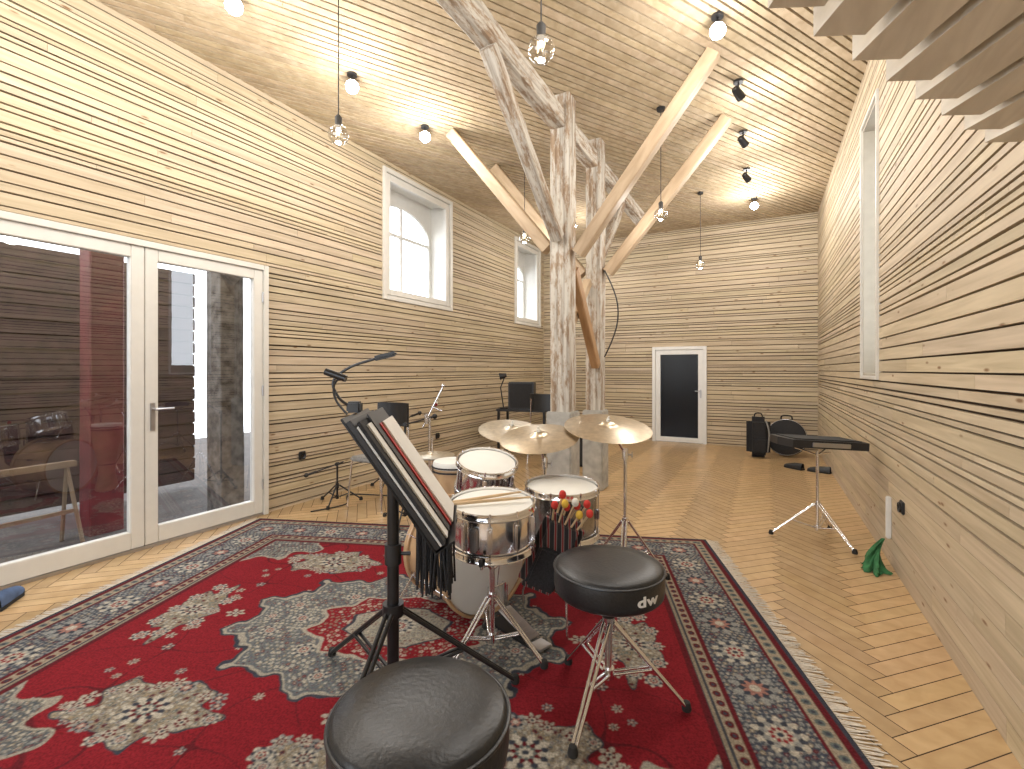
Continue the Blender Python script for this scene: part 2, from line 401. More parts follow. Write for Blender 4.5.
for c,s in (((XR+.18,a+.015,(z0+z1)/2),(.36,.03,z1-z0)),((XR+.18,b-.015,(z0+z1)/2),(.36,.03,z1-z0)),((XR+.18,(a+b)/2,z0+.015),(.36,b-a-.06,.03)),((XR+.18,(a+b)/2,z1-.015),(.36,b-a-.06,.03))): rv.box(c,s)
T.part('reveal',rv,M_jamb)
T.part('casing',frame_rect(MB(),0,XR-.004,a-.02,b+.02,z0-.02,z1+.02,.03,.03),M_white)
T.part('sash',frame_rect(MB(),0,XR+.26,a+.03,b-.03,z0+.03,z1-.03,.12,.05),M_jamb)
T.part('glass',pane(0,XR+.26,a+.14,b-.14,z0+.14,z1-.14),M_glass)
T=struct('trim_1','cream door frame around the double glass doors')
T.part('door_frame',frame_rect(MB(),0,XL+.0,D0,D1,0,DH,.05,.10,bottom=False),M_white)
T.part('threshold',MB().box((XL-.01,(D0+D1)/2,.012),(.10,D1-D0-.1,.024),bev=.003),M_satin)
mid=1.98
for i,(a,b) in enumerate(((D0+.052,mid-.002),(mid+.002,D1-.052))):
    T=struct('door_%d'%(i+1),'cream framed full-height glass door leaf')
    z0,z1=.026,DH-.052
    lf=MB(); w=.092
    lf.box((XL,a+w/2,(z0+z1)/2),(.065,w,z1-z0),bev=.005); lf.box((XL,b-w/2,(z0+z1)/2),(.065,w,z1-z0),bev=.005)
    lf.box((XL,(a+b)/2,z1-w/2),(.065,b-a-2*w,w),bev=.005); lf.box((XL,(a+b)/2,z0+.065),(.065,b-a-2*w,.13),bev=.005)
    T.part('leaf_frame',lf,M_white)
    T.part('glass',pane(0,XL,a+w-.005,b-w+.005,z0+.125,z1-w+.005),M_doorglass)
    if i==1:
        h=MB().box((XL+.037,a+.05,1.03),(.008,.035,.22),bev=.003).cyl((XL+.04,a+.05,1.09),(XL+.09,a+.05,1.09),.009).tube([(XL+.085,a+.045,1.09),(XL+.09,a+.09,1.09),(XL+.088,a+.18,1.09)],.009)
        T.part('handle',h,M_satin,label='satin steel lever handle')
        for z in (.3,1.2,2.1): T.part('hinge',MB().cyl((XL+.04,b-.005,z-.05),(XL+.04,b-.005,z+.05),.009),M_satin)
T=struct('trim_2','white frame of the far glazed door')
T.part('door_frame',frame_rect(MB(),1,YF+.0,FD[0],FD[1],0,FD[2],.06,.08,bottom=False),M_whitepl)
T=struct('door_3','white framed door with dark glass')
a,b=FD[0]+.062,FD[1]-.062
T.part('leaf_frame',frame_rect(MB(),1,YF+.01,a,b,.01,FD[2]-.062,.09,.06),M_whitepl)
T.part('glass',pane(1,YF+.01,a+.085,b-.085,.09,FD[2]-.15),M_darkglass)
T.part('handle',MB().box((b-.045,YF-.028,.95),(.03,.012,.16),bev=.003).tube([(b-.045,YF-.03,1.0),(b-.045,YF-.07,1.0),(b-.14,YF-.07,1.0)],.008),M_satin)
mb=MB().box((-1.47,YF+.5,.95),(1.3,.02,2.2)); single('wall_passage','black sheet in place of the dark passage behind the far door',None,mb,M_fabric,kind='structure')  # flat sheet coloured black for the darkness beyond the door
mb=MB().box((-6.40,.165,1.31),(.03,6.63,2.60))
for k in range(18): mb.box((-6.36+.012*(k%2),.165,.09+k*.144),(.03,6.63,.134),bev=.006)
single('wall_exterior','dark maroon plank wall of the outbuilding outdoors',None,mb,M_maroon,kind='structure')
single('trim_3','outdoor paving ground',None,MB().box((-7.6,3,-.12),(6.4,16,.1)),M_ground,kind='structure')

# ---------------------------------------------------------------- timber frame
def beam(w,h,L,seg=14,jit=0,seed=0,ch=.010):
    rd=random.Random(seed)
    vs=[];fs=[]; a,b=w/2,h/2
    prof=[(-a+ch,-b),(a-ch,-b),(a,-b+ch),(a,b-ch),(a-ch,b),(-a+ch,b),(-a,b-ch),(-a,-b+ch)]
    wx=wy=0
    for i in range(seg+1):
        if jit: wx+=rd.uniform(-jit,jit)*.5; wy+=rd.uniform(-jit,jit)*.5; wx*=.8; wy*=.8
        for (x,y) in prof: vs.append((x+wx+rd.uniform(-jit,jit)*.6,y+wy+rd.uniform(-jit,jit)*.6,L*i/seg))
    for i in range(seg):
        for k in range(8): fs.append((i*8+k,i*8+(k+1)%8,(i+1)*8+(k+1)%8,(i+1)*8+k))
    fs.append(tuple(range(8))[::-1]); fs.append(tuple(range(seg*8,seg*8+8)))
    return vs,fs
def beamobj(name,label,cat,p1,p2,w,h,mat,jit=0,seed=0,seg=14):
    p1=Vector(p1);p2=Vector(p2); d=p2-p1; vs,fs=beam(w,h,d.length,seg if jit else 1,jit,seed=seed)
    o=single(name,label,cat,MB().add(vs,fs),mat,ang=30)
    z=d.normalized(); x=Vector((0,1,0)) if abs(z.y)<.6 else Vector((1,0,0)); x=(x-z*x.dot(z)).normalized(); y=z.cross(x)
    o.matrix_world=Matrix.Translation(p1)@Matrix((x,y,z)).transposed().to_4x4(); return o
PX=-1.78; P1Y,P2Y=4.47,5.50
for i,(py,w,hc) in enumerate(((P1Y,.20,.99),(P2Y,.185,.93))):
    T=Thing('timber_post','weathered limewashed timber post on a concrete pier','post',(PX,py,0),rz=0)
    vs,fs=beam(w,w,ZC-hc,24,.005,seed=i+3)
    T.part('shaft',MB(TR((0,0,hc))).add(vs,fs),M_old,ang=30)
    T.part('pier',MB().box((0,0,hc/2),(w+.06,w+.06,hc),bev=.012),M_conc,label='grey concrete pier')
beamobj('purlin_beam','weathered limewashed longitudinal timber beam','beam',(PX-.02,-2.5,3.86),(PX-.02,8.2,3.86),.15,.18,M_old,.005,9,60)
beamobj('timber_brace','weathered limewashed brace from beam to post','brace',(PX,3.0,3.75),(PX,P1Y-.15,2.68),.11,.12,M_old,.005,21)
beamobj('timber_brace','new pale spruce diagonal brace rising from first post','brace',(PX+.16,P1Y,2.54),(-.38,P1Y-.12,4.06),.12,.12,M_beam)
beamobj('timber_brace','new pale spruce diagonal brace rising from first post','brace',(PX-.16,P1Y,2.62),(-3.12,P1Y,4.06),.12,.12,M_beam)
beamobj('timber_brace','new pale spruce diagonal brace rising from second post','brace',(PX+.15,P2Y,2.54),(-.36,P2Y+.05,4.06),.12,.12,M_beam)
beamobj('timber_brace','new pale spruce diagonal brace rising from second post','brace',(PX-.15,P2Y,2.54),(-3.15,P2Y,4.06),.12,.12,M_beam)
beamobj('timber_brace','orange-brown brace crossing between the posts','brace',(PX+.05,P1Y+.15,2.42),(PX+.05,P2Y-.14,1.45),.09,.11,M_beam2)
beamobj('timber_brace','pale spruce brace crossing between the posts','brace',(PX-.05,P2Y-.14,2.42),(PX-.05,P1Y+.15,1.72),.09,.10,M_beam)
beamobj('timber_brace','weathered limewashed brace behind the second post','brace',(PX,P2Y+.14,2.75),(PX,P2Y+1.15,3.73),.11,.12,M_old,.005,5)
T=Thing('hanging_cable','black cable loop hanging from the second post','cable',(PX+.12,P2Y-.10,0),rz=0)
pts=[(.02+.16*math.sin(i/12*math.pi),-.0,2.55-1.0*i/12+.0) for i in range(13)]
T.part('cable',MB().tube(pts,.008),M_blk)
beamobj('timber_post','weathered grey post standing outdoors by the door','post',(-4.95,3.02,-.07),(-4.95,3.02,2.9),.25,.24,M_oldout,.006,44)
beamobj('timber_post','maroon painted post standing outdoors behind the glass','post',(-5.35,2.13,-.07),(-5.35,2.13,2.5),.26,.2,M_maroon2,.003,45)
T=Thing('wooden_trestle','small tan wooden trestle standing outdoors','trestle',(-5.15,1.52,-.07),rz=.1)
M_trestle=simple('trestle_wood',(.22,.15,.09),.6)
T.part('top_rail',MB().box((0,0,.68),(.06,.72,.05),bev=.005),M_trestle)
for sy in (1,-1):
    for sx in (1,-1): T.part('leg',MB().tube([(0,sy*.30,.66),(sx*.16,sy*.34,.0)],.016,6),M_trestle)
T.part('brace_rail',MB().box((.08,0,.30),(.02,.62,.03)),M_trestle)

# slatted panel overhead: squared slat ends stepping along a diagonal edge
T=Thing('slatted_panel','overhead panel of chunky pale wooden slats','panel',(0,0,0),rz=0)
e0=Vector((-.08,.92,0)); e1=Vector((.76,2.24,0)); ed=(e1-e0).normalized(); sd=Vector((.42,-.91,0)).normalized()
pn=Vector((-sd.y,sd.x,0)); pn=pn if pn.dot(ed)>0 else -pn
sl=MB(); tot=(e1-e0).length; s=0
def reach(p,dirv,xm=.77,ym=-.6):
    ts=[]
    if dirv.x>0: ts.append((xm-p.x)/dirv.x)
    if dirv.y<0: ts.append((ym-p.y)/dirv.y)
    return min(ts)
ww=.105; step=(ww+.028)/ed.dot(pn)
while s<tot-.02:
    c=e0+ed*s; a0=c; a1=c+pn*ww
    if a1.x<.765:
        b0=a0+sd*max(.02,reach(a0,sd)); b1=a1+sd*max(.02,reach(a1,sd))
        sl.prism([(a0.x,a0.y),(a1.x,a1.y),(b1.x,b1.y),(b0.x,b0.y)],.06,TR((0,0,2.10)))
    s+=step
T.part('slats',sl,M_panel,ang=20)
T.part('backing',MB().prism([(e0.x+.06,e0.y-.02),(e1.x,e1.y-.14),(.77,-.6),(e0.x+.55,-.6)],.03,TR((0,0,2.161))),M_greywood,ang=20)

# ---------------------------------------------------------------- rug
def build_rug():
    A,B=3.98,3.24; na,nb=1060,864
    xs=np.linspace(-A/2,A/2,na); ys=np.linspace(-B/2,B/2,nb); x0_,y0_=np.meshgrid(xs,ys)
    x=x0_; y=y0_
    red=np.array([.20,.005,.012]); dred=np.array([.10,.006,.011]); navy=np.array([.034,.040,.056]); cream=np.array([.40,.365,.295]); blue=np.array([.13,.15,.165]); teal=np.array([.10,.12,.115]); grey=np.array([.23,.23,.215]); pink=np.array([.30,.14,.11]); gold=np.array([.25,.18,.09]); tan=np.array([.23,.19,.135])
    C=np.empty(x.shape+(3,)); C[:]=red
    def setm(m,c): C[m]=c
    d=np.minimum(A/2-abs(x),B/2-abs(y)); mx,my=abs(x),abs(y)
    nz=.5*np.sin(31*mx+17*my)+.5*np.sin(23*my-29*mx+1)+.4*np.sin(57*mx+1.5)*np.sin(49*my)
    def mille(m,sc,pal,seed,vine=None):
        r=np.random.default_rng(seed); X_=mx[m]; Y_=my[m]
        wx=X_+.02*np.sin(11*Y_+seed)+.013*np.sin(23*Y_); wy=Y_+.02*np.sin(12*X_+seed)+.013*np.sin(21*X_)
        gx=(wx+1)/sc; gy=(wy+1)/sc; row=np.floor(gy).astype(int); gx=gx+.5*(row%2)
        ix=np.floor(gx).astype(int); fx=gx-ix-.5; fy=gy-row-.5
        tab=r.integers(0,len(pal),(400,400)); idx=tab[ix%400,row%400]
        rr=np.hypot(fx,fy); an=np.arctan2(fy,fx)
        pet=.26+.10*np.cos(5*an+idx)+.06*(idx%3)
        P=np.array(pal); sub=C[m]
        k=rr<pet; sub[k]=P[idx][k]; k=rr<.13; sub[k]=P[(idx+1)%len(pal)][k]
        v=np.abs(np.sin(gx*math.pi)+np.sin(gy*math.pi+1)); k=(v<.16)&(rr>=pet)
        if vine is not None: sub[k]=vine
        C[m]=sub
    def ros(cx,cy,r,n,cols,el=1.0,mask=None,ph=0):
        for sx in ((1,-1) if cx else (1,)):
            for sy in ((1,-1) if cy else (1,)):
                px,py=cx*sx,cy*sy
                i0=max(0,int((px-1.35*r+A/2)/A*(na-1))); i1=min(na,int((px+1.35*r+A/2)/A*(na-1))+2)
                j0=max(0,int((py-1.35*r+B/2)/B*(nb-1))); j1=min(nb,int((py+1.35*r+B/2)/B*(nb-1))+2)
                if i1<=i0 or j1<=j0: continue
                sl_=(slice(j0,j1),slice(i0,i1)); dx=x[sl_]-px; dy=(y[sl_]-py)/el; rr=np.hypot(dx,dy)/r
                an=np.arctan2(dy*sy,dx*sx)+ph; sub=C[sl_]
                for k,(q,c,amp) in enumerate(cols):
                    mm=(rr<1.3)&(rr<q*(1+amp*np.cos(n*an+k*math.pi)+.04*nz[sl_]))
                    sub[mm]=c
    big2=[(1,cream,.16),(.86,navy,.12),(.74,grey,.15),(.55,cream,.18),(.42,red,.14),(.28,cream,.2),(.14,navy,0)]
    sm=[(1,cream*.85,.28),(.66,dred,.15),(.42,cream,.25),(.2,navy,0)]
    sm2=[(1,grey,.24),(.72,navy,.12),(.5,pink,.25),(.25,cream,0)]
    field=d>.52
    v2=np.abs(np.sin(9*mx+2*np.sin(7*my)+.5)-np.sin(10*my+1.9*np.sin(6*mx)+1)); setm(field&(v2<.045),dred)
    rz=np.random.default_rng(77)
    for _ in range(44):
        cx,cy=rz.uniform(.06,A/2-.60),rz.uniform(.06,B/2-.60); ros(cx,cy,rz.uniform(.014,.024),int(rz.integers(5,8)),sm if rz.random()<.6 else sm2)
    def spray(cx,cy,rx,ry,seed,nf=20):
        r=np.random.default_rng(seed)
        for sx in ((1,-1) if cx else (1,)):
            for sy in ((1,-1) if cy else (1,)):
                X_=(x-cx*sx)*sx; Y_=(y-cy*sy)*sy; an=np.arctan2(Y_/ry,X_/rx); q=np.hypot(X_/rx,Y_/ry)*(1+.18*np.cos(5*an+seed)+.10*np.cos(9*an)+.08*nz)
                setm(field&(q<.92),navy); setm(field&(q<.88),tan); mille(field&(q<.87),.026,[cream,teal,cream,cream,grey,dred,navy,gold],seed,blue)
        for k in range(nf):
            a_=2*math.pi*k/nf+r.uniform(-.15,.15); u=r.uniform(.70,1.02)
            px,py=cx+rx*u*math.cos(a_),cy+ry*u*math.sin(a_)
            if (cx and px<.03) or (cy and py<.03): continue
            ros(abs(px) if cx else px if abs(px)>1e-3 else 0,abs(py) if cy else 0,r.uniform(.024,.042),int(r.integers(5,8)),[sm,sm2,big2][int(r.integers(0,3))],.9)
        ros(cx,cy,min(rx,ry)*.50,9,[(1,cream,.2),(.84,navy,.16),(.72,cream,.2),(.56,dred,.2),(.42,teal,.1),(.30,cream,.2),(.14,navy,0)],.85)
    spray(.78,.76,.31,.18,7); spray(1.24,.0,.14,.26,6)
    for (cx,cy) in ((1.22,.24),(1.12,.12),(1.34,.14),(1.30,.28)): ros(cx,cy,.04,7,big2)
    spray(.0,.90,.17,.09,9,10)
    fa,fb=A/2-.52,B/2-.52
    an=np.arctan2(fb-my,fa-mx); q=np.hypot((fa-mx)/.42,(fb-my)/.34)*(1+.14*np.cos(10*an)+.05*nz)
    sp=field&(q<1); setm(field&(q<1.06),cream*.7); setm(sp,blue*.6); mille(sp,.028,[cream,dred,grey,tan,cream],3,tan)
    def medal(rx,ry,n,amp): 
        an=np.arctan2(y/ry,x/rx); return np.hypot(x/rx,y/ry)*(1+amp*np.abs(np.cos(n*an/2))+.05*nz)
    q=medal(.92,.62,12,.13); setm(q<1.05,navy); setm(q<1.02,cream*.75); setm(q<.99,blue*.75); mille(q<.97,.028,[cream,grey,cream,blue,dred,cream,tan],8,tan)
    q=medal(.50,.34,10,.14); setm(q<1.06,cream*.8); setm(q<1.0,red); mille(q<.95,.030,[red,teal,cream,red,tan],9)
    q=medal(.30,.21,8,.16); setm(q<1.05,navy); setm(q<1.0,cream*.75); mille(q<.96,.026,[grey,teal,cream,dred],12,tan)
    ros(0,0,.09,12,big2,.8)
    for (cx,cy,r_) in ((.56,0,.05),(0,.38,.05),(.38,.28,.05),(.66,.14,.045),(.20,.46,.04),(.74,0,.04)): ros(cx,cy,r_,8,big2)
    ros(.97,0,.045,6,sm,.8); ros(0,.69,.04,6,sm)
    # border
    s=np.where((A/2-mx)<(B/2-my),my,mx)
    setm(d<=.52,navy)
    mb_=(d>.12)&(d<.40); setm(mb_,navy*1.3); mille(mb_,.027,[cream,grey,tan,cream,dred,grey,blue],5,grey*.8)
    for i in range(7): ros(i*.285,B/2-.26,.09,9,big2 if i%2==0 else sm2)
    for j in range(6): ros(A/2-.26,j*.27,.09,9,sm2 if j%2 else big2)
    def guard(d0,d1,bg,fg,per):
        m=(d>d0)&(d<=d1); setm(m,bg); u=(s/per)%1-.5; v=((d-d0)/(d1-d0)-.5)
        setm(m&((u*u*5+v*v*5)<.55),fg); setm(m&((u*u*5+v*v*5)<.12),navy)
    guard(.41,.46,tan*1.2,dred,.06); guard(.05,.11,tan*1.2,teal,.06)
    setm((d>.47)&(d<=.485),tan); setm((d>.49)&(d<=.52),dred); setm((d>.39)&(d<=.41),dred); setm((d>.11)&(d<=.125),dred); setm(d<=.05,dred); setm(d<=.02,navy)
    C*=(rng.uniform(.92,1.05,(nb,1,1))); C=(C*.92+.08*C.mean(axis=2,keepdims=True))
    C=(C+np.roll(C,1,0)+np.roll(C,1,1)+np.roll(C,-1,0)+np.roll(C,-1,1)+C)/6
    top=.014
    V=np.stack([x0_,y0_,np.full_like(x,top)],-1).reshape(-1,3)
    idx=np.arange(na*nb).reshape(nb,na)
    Q=np.stack([idx[:-1,:-1],idx[:-1,1:],idx[1:,1:],idx[1:,:-1]],-1).reshape(-1,4)
    per=np.concatenate([idx[0,:],idx[1:,-1],idx[-1,-2::-1],idx[-2:0:-1,0]])
    low=V[per].copy(); low[:,2]=.002; o=len(V); V=np.concatenate([V,low]); m=len(per)
    k=np.arange(m); Q2=np.stack([per,o+k,o+(k+1)%m,per[(k+1)%m]],-1); Q=np.concatenate([Q,Q2])
    me=bpy.data.meshes.new('pile'); me.vertices.add(len(V)); me.vertices.foreach_set('co',V.astype(np.float32).ravel())
    me.loops.add(Q.size); me.loops.foreach_set('vertex_index',Q.astype(np.int32).ravel())
    me.polygons.add(len(Q)); me.polygons.foreach_set('loop_start',np.arange(0,Q.size,4,dtype=np.int32))
    me.update(calc_edges=True)
    ca=me.color_attributes.new('Col','FLOAT_COLOR','POINT'); full=np.ones((len(V),4),dtype=np.float32); full[:na*nb,:3]=C.reshape(-1,3); full[na*nb:,:3]=dred
    ca.data.foreach_set('color',full.ravel()); me.materials.append(M_rug)
    ang=math.atan2(1.33,3.72); cB=Vector((-.43,4.21,0)); ea=Vector((math.cos(ang),math.sin(ang),0)); eb=Vector((-math.sin(ang),math.cos(ang),0))
    ctr=cB-ea*(A/2)-eb*(B/2)
    T=Thing('persian_rug','red Persian rug with dark patterned border and blue-grey floral medallion','rug',ctr,rz=ang)
    link('pile',me,T.e)
    fr=MB(); rd=random.Random(1)
    for side in (1,-1):
        yy=-B/2+.005
        while yy<B/2:
            l=rd.uniform(.07,.10); dy=rd.uniform(-.014,.014)
            fr.add([(side*(A/2-.002),yy,.010),(side*(A/2-.002),yy+.007,.010),(side*(A/2+l),yy+.007+dy,.003),(side*(A/2+l),yy+dy,.003)],[(0,1,2,3)])
            yy+=.0105
    f=T.part('fringe',fr,M_fringe,label='cream yarn fringe'); f['kind']='stuff'
build_rug()

# ---------------------------------------------------------------- lamps
LC=(1,.97,.93)
def spot(loc,lit,aim=(0,0,-1),power=50,glow=True):
    T=Thing('ceiling_spotlight','lit black ceiling spotlight' if lit else 'black cylindrical ceiling spotlight aimed away','spotlight',loc,rz=0,group='ceiling spotlights')
    T.part('mount',MB().cyl((0,0,0),(0,0,-.02),.045).cyl((0,0,-.02),(0,0,-.07),.008),M_blk)
    d=Vector(aim).normalized(); c=Vector((0,0,-.12)); R=.060 if lit else .042
    T.part('lamp_head',MB(TR(c)@zto(d)).lathe([(0,-.07),(R-.014,-.07),(R-.008,-.06),(R,.055),(R-.003,.055),(R-.003,.05),(0,.05)],n=24),M_blkmetal)
    T.part('lens',MB(TR(c)@zto(d)).lathe([(0,.066),(R*.5,.062),(R-.003,.054),(R-.003,.05),(0,.05)],n=24),M_lens)
    l=bpy.data.lights.new('lamp','POINT'); l.energy=power; l.color=LC; l.shadow_soft_size=.10
    o=link('spot_light',l); o.location=Vector(loc)+c+d*.30+Vector((0,0,-.14))
def tocam(x,y): return (0.05-x,-y,-2.55)
EN=40
for y in (-.1,1.0): spot((-3.33,y,ZC-.001),True,(.3,-.1,-1),EN)  # spotlights out of view, added as fill light
for y in (2.09,3.19,4.25): spot((-3.33,y,ZC-.001),True,tocam(-3.33,y),EN)
spot((-.32,3.96,ZC-.001),True,tocam(-.32,3.96),EN)
for y in (4.95,6.02,7.16): spot((-.22,y,ZC-.001),False,(.45,.75,-.5),28)
spot((-.15,8.45,ZC-.001),True,tocam(-.15,8.45),EN)
spot((-3.0,8.0,ZC-.001),True,(.2,-.1,-1),EN)  # extra spotlight added to brighten the far end
spot((-.30,2.0,ZC-.001),True,(-.1,.1,-1),EN)  # another spotlight out of view, added for evener room light
def pendant(x,y,z=3.0):
    T=Thing('pendant_lamp','clear glass globe bulb hanging on a thin dark cord','pendant lamp',(x,y,z),rz=0,group='pendant bulbs')
    L=ZC-z
    T.part('cord',MB().cyl((0,0,.13),(0,0,L-.02),.004,n=8),M_cord)
    T.part('ceiling_rose',MB().lathe([(0,L-.03),(.04,L-.03),(.045,L-.002),(0,L-.002)],n=20),M_blk)
    T.part('socket',MB().lathe([(0,.062),(.022,.062),(.024,.12),(.012,.135),(0,.135)],n=18),M_cord)
    T.part('bulb',MB().lathe([(0,-.068)]+[(.068*math.sin(a),-.068*math.cos(a)) for a in np.linspace(.2,2.7,14)]+[(.022,.068)],n=24),M_bulb)
    T.part('filament',MB().tube([(-.02,0,.05),(-.02,0,-.01),(-.007,0,.02),(.007,0,-.01),(.02,0,.02),(.02,0,.05)],.0018,6),M_fil)
    l=bpy.data.lights.new('lamp','POINT'); l.energy=14; l.color=LC; l.shadow_soft_size=.06
    o=link('bulb_fill_light',l); o.location=(x,y,z-.10)  # weak light added at the unlit bulb to even out the ceiling
for x,y in ((-2.57,2.34),(-.99,2.19),(-2.58,5.22),(-.95,5.09),(-.87,7.79),(-2.57,7.85)): pendant(x,y)

# ---------------------------------------------------------------- hardware builders
def tripod(T,x,y,collar,R,ang0,mat=M_chrome,top=None,pr=.013,double=True,low=None,lt=.006):
    low=collar*.35 if low is None else low
    pole=MB().cyl((x,y,low-.02),(x,y,top or collar+.1),pr)
    pole.cyl((x,y,collar-.03),(x,y,collar+.02),pr*1.8).cyl((x,y,low-.02),(x,y,low+.02),pr*1.7)
    T.part('pole',pole,mat)
    for k in range(3):
        a=ang0+k*2*math.pi/3; ux,uy=math.cos(a),math.sin(a); px,py=-uy,ux; lg=MB()
        foot=Vector((x+R*ux,y+R*uy,.030)); off=.012
        for sg in ((1,-1) if double else (0,)):
            o=Vector((px*off*sg,py*off*sg,0))
            lg.cyl(Vector((x+.02*ux,y+.02*uy,collar))+o,foot+o*.6,lt)
        midp=Vector((x,y,collar)).lerp(foot,.55)
        for sg in ((1,-1) if double else (0,)):
            o=Vector((px*off*sg,py*off*sg,0)); lg.cyl(Vector((x+.02*ux,y+.02*uy,low))+o,midp+o,lt*.85)
        l=T.part('leg',lg,mat)
        T.part('foot',MB().lathe([(0,-.014),(.018,-.014),(.02,-.004),(.014,.02),(0,.024)],TR(foot),12),M_rubber,parent=l,label='black rubber foot')
def wing(mb,p,d=(1,0,0),s=.02):
    p=Vector(p); d=Vector(d); mb.cyl(p,p+d*s*1.2,.005); mb.box(p+d*s*1.5,(s*.35,s*.35,s*2.0),bev=.002); return mb
def throne(name,label,loc,R,z,th,ang0,legR,collar):
    T=Thing(name,label,'drum stool',loc)
    prof=[(0,z-th),(R*.93,z-th),(R*.985,z-th+.012),(R,z-th+.03),(R*1.005,z-th*.45),(R,z-.02),(R*.985,z-.010),(R*.96,z-.004),(R*.93,z+.002),(R*.6,z+.008),(0,z+.012)]
    seat=T.part('seat',MB().lathe(prof,n=72),M_leather,ang=60)
    T.part('piping',MB().ring(R*.998,.005,TR((0,0,z-.014)),n=72),M_leather,parent=seat)
    T.part('seat_plate',MB().lathe([(0,z-th-.012),(R*.8,z-th-.012),(R*.85,z-th+.001),(0,z-th+.001)],n=40).cyl((0,0,z-th-.10),(0,0,z-th-.01),.028),M_blkmetal)
    tripod(T,0,0,collar,legR,ang0,top=z-th-.02,pr=.014,low=collar*.42,lt=.007)
    T.part('height_clamp',wing(MB().cyl((0,0,collar+.03),(0,0,collar+.09),.026),(.02,0,collar+.06)),M_satin)
    return T,seat
T,seat=throne('drum_throne','round black leather drum stool on chrome tripod',F(.394,1.96,.014),.221,.597,.115,math.radians(-5),.31,.36)
cu=bpy.data.curves.new('logo','FONT'); cu.body='dw'; cu.size=.078; cu.align_x='CENTER'; cu.extrude=.0008; cu.offset=.0024; cu.space_character=1.10
to=bpy.data.objects.new('tmp',cu); COL.objects.link(to); bpy.context.view_layer.update()
me=bpy.data.meshes.new_from_object(to.evaluated_get(bpy.context.evaluated_depsgraph_get())); bpy.data.objects.remove(to)
Rl=.2235; a0=math.radians(-90+29)
for v in me.vertices:
    xx,yy,zz=v.co; a=a0+xx*1.0/Rl; rr=Rl+zz; v.co=(rr*math.cos(a),rr*math.sin(a),.597-.078+yy*.66)
me.materials.clear(); me.materials.append(M_whitepl); lo=link('logo',me,seat); lo['label']='white lettering on the seat side'
throne('drum_throne','large round black leather stool beside the music stand',F(-.19,1.0,.014),.184,.686,.10,math.radians(40),.27,.36)

def drum(T,M,R,D,shellmat,nl=8,hoopmat=M_chrome,headmat=M_head,hw=.010,lugmat=M_chrome):
    sh=T.part('shell',MB(M).lathe([(R-.012,-.01),(R-.004,-.01),(R-.002,-.02),(R-.002,-D+.02),(R-.004,-D+.01),(R-.012,-D+.01)],n=56),shellmat)
    T.part('drum_head',MB(M).lathe([(R-.001,-.012),(R-.003,.0),(R-.010,.003),(0,.003),(0,-.003),(R-.012,-.003)],n=56),headmat,label='white coated drum head')
    for nm,z0 in (('hoop',-.022),('hoop',-D-.012)):
        T.part(nm,MB(M).lathe([(R+.001,z0),(R+hw,z0),(R+hw+.003,z0+.004),(R+hw,z0+.008),(R+hw-.002,z0+.030),(R+hw+.003,z0+.033),(R+hw,z0+.037),(R+.002,z0+.036)],n=56,closed=True),hoopmat)
    T.part('drum_head',MB(M).lathe([(R-.003,-D+.004),(0,-D+.004),(0,-D),(R-.003,-D)],n=56),headmat,label='bottom drum head')
    for k in range(nl):
        a=2*math.pi*(k+.5)/nl; Rz=Matrix.Rotation(a,4,'Z'); lg=MB(M@Rz)
        hh=min(.06,D*.35)
        lg.box((R+.007,0,-D/2),(.018,.022,hh*2 if D<.25 else hh),bev=.005)
        lg.cyl((R+hw*.8,0,.010),(R+hw*.8,0,-D-.01),.0032,n=8); lg.cyl((R+hw*.8,0,-.0),(R+hw*.8,0,.018),.006,n=8)
        T.part('lug',lg,lugmat)
    return sh
ps=F(-.096,2.30,.014)
T=Thing('snare_drum','chrome snare drum with white head and drumsticks','snare drum',ps)
M=TR((0,0,.75))@Matrix.Rotation(math.radians(4),4,'X')
drum(T,M,.198,.20,M_chrome,10)
T.part('strainer',MB(M@Matrix.Rotation(math.radians(-110),4,'Z')).box((.212,0,-.10),(.03,.03,.10),bev=.004),M_satin)
T=Thing('snare_stand','chrome basket stand holding the snare drum','drum stand',ps)
tripod(T,0,0,.30,.26,math.radians(100),top=.45,pr=.013)
for k in range(3):
    a=math.radians(20+120*k); c,s=math.cos(a),math.sin(a)
    l=T.part('basket_arm',MB().tube([(0,0,.43),(.10*c,.10*s,.49),(.19*c,.19*s,.52),(.216*c,.216*s,.52),(.226*c,.226*s,.55)],.007),M_chrome)
    T.part('grip',MB().cyl((.221*c,.221*s,.535),(.228*c,.228*s,.562),.010),M_rubber,parent=l)
for k,(dx,dy,an) in enumerate(((-.05,.02,25),(-.02,-.04,12))):
    a=math.radians(an); p=Vector((dx,dy,.768+.002*k)); d=Vector((math.cos(a),math.sin(a),.03))
    single('drumstick','pale hickory drumstick lying on the snare drum','drumstick',MB().tube([p-d*.17,p-d*.1,p+d*.1,p+d*.18,p+d*.20,p+d*.212],[.008,.008,.0075,.0045,.006,.003],10),M_stick,loc=ps,rz=YAW)
nbv=Vector((.66,-.75,0)).normalized()
T=Thing('bass_drum','small bass drum with white head and natural wood shell','bass drum',F(-.14,2.70,.014))
RB=.285; Mb=TR((0,0,RB+.022))@zto(nbv)
drum(T,Mb,RB,.40,M_hoopw,8,hoopmat=M_hoopw,hw=.014)
for sg in (1,-1):
    side=Vector((nbv.y,-nbv.x,0))*sg; p=Vector((0,0,.22))-nbv*.33+side*RB*.95
    T.part('spur',MB().cyl(p,p+side*.10-nbv*.06+Vector((0,0,-.205)),.007),M_chrome)
T=Thing('bass_drum_pedal','silver bass drum pedal with hinged footboard and beater','drum pedal',F(.115,2.41,.015),rz=YAW+math.radians(41.3))
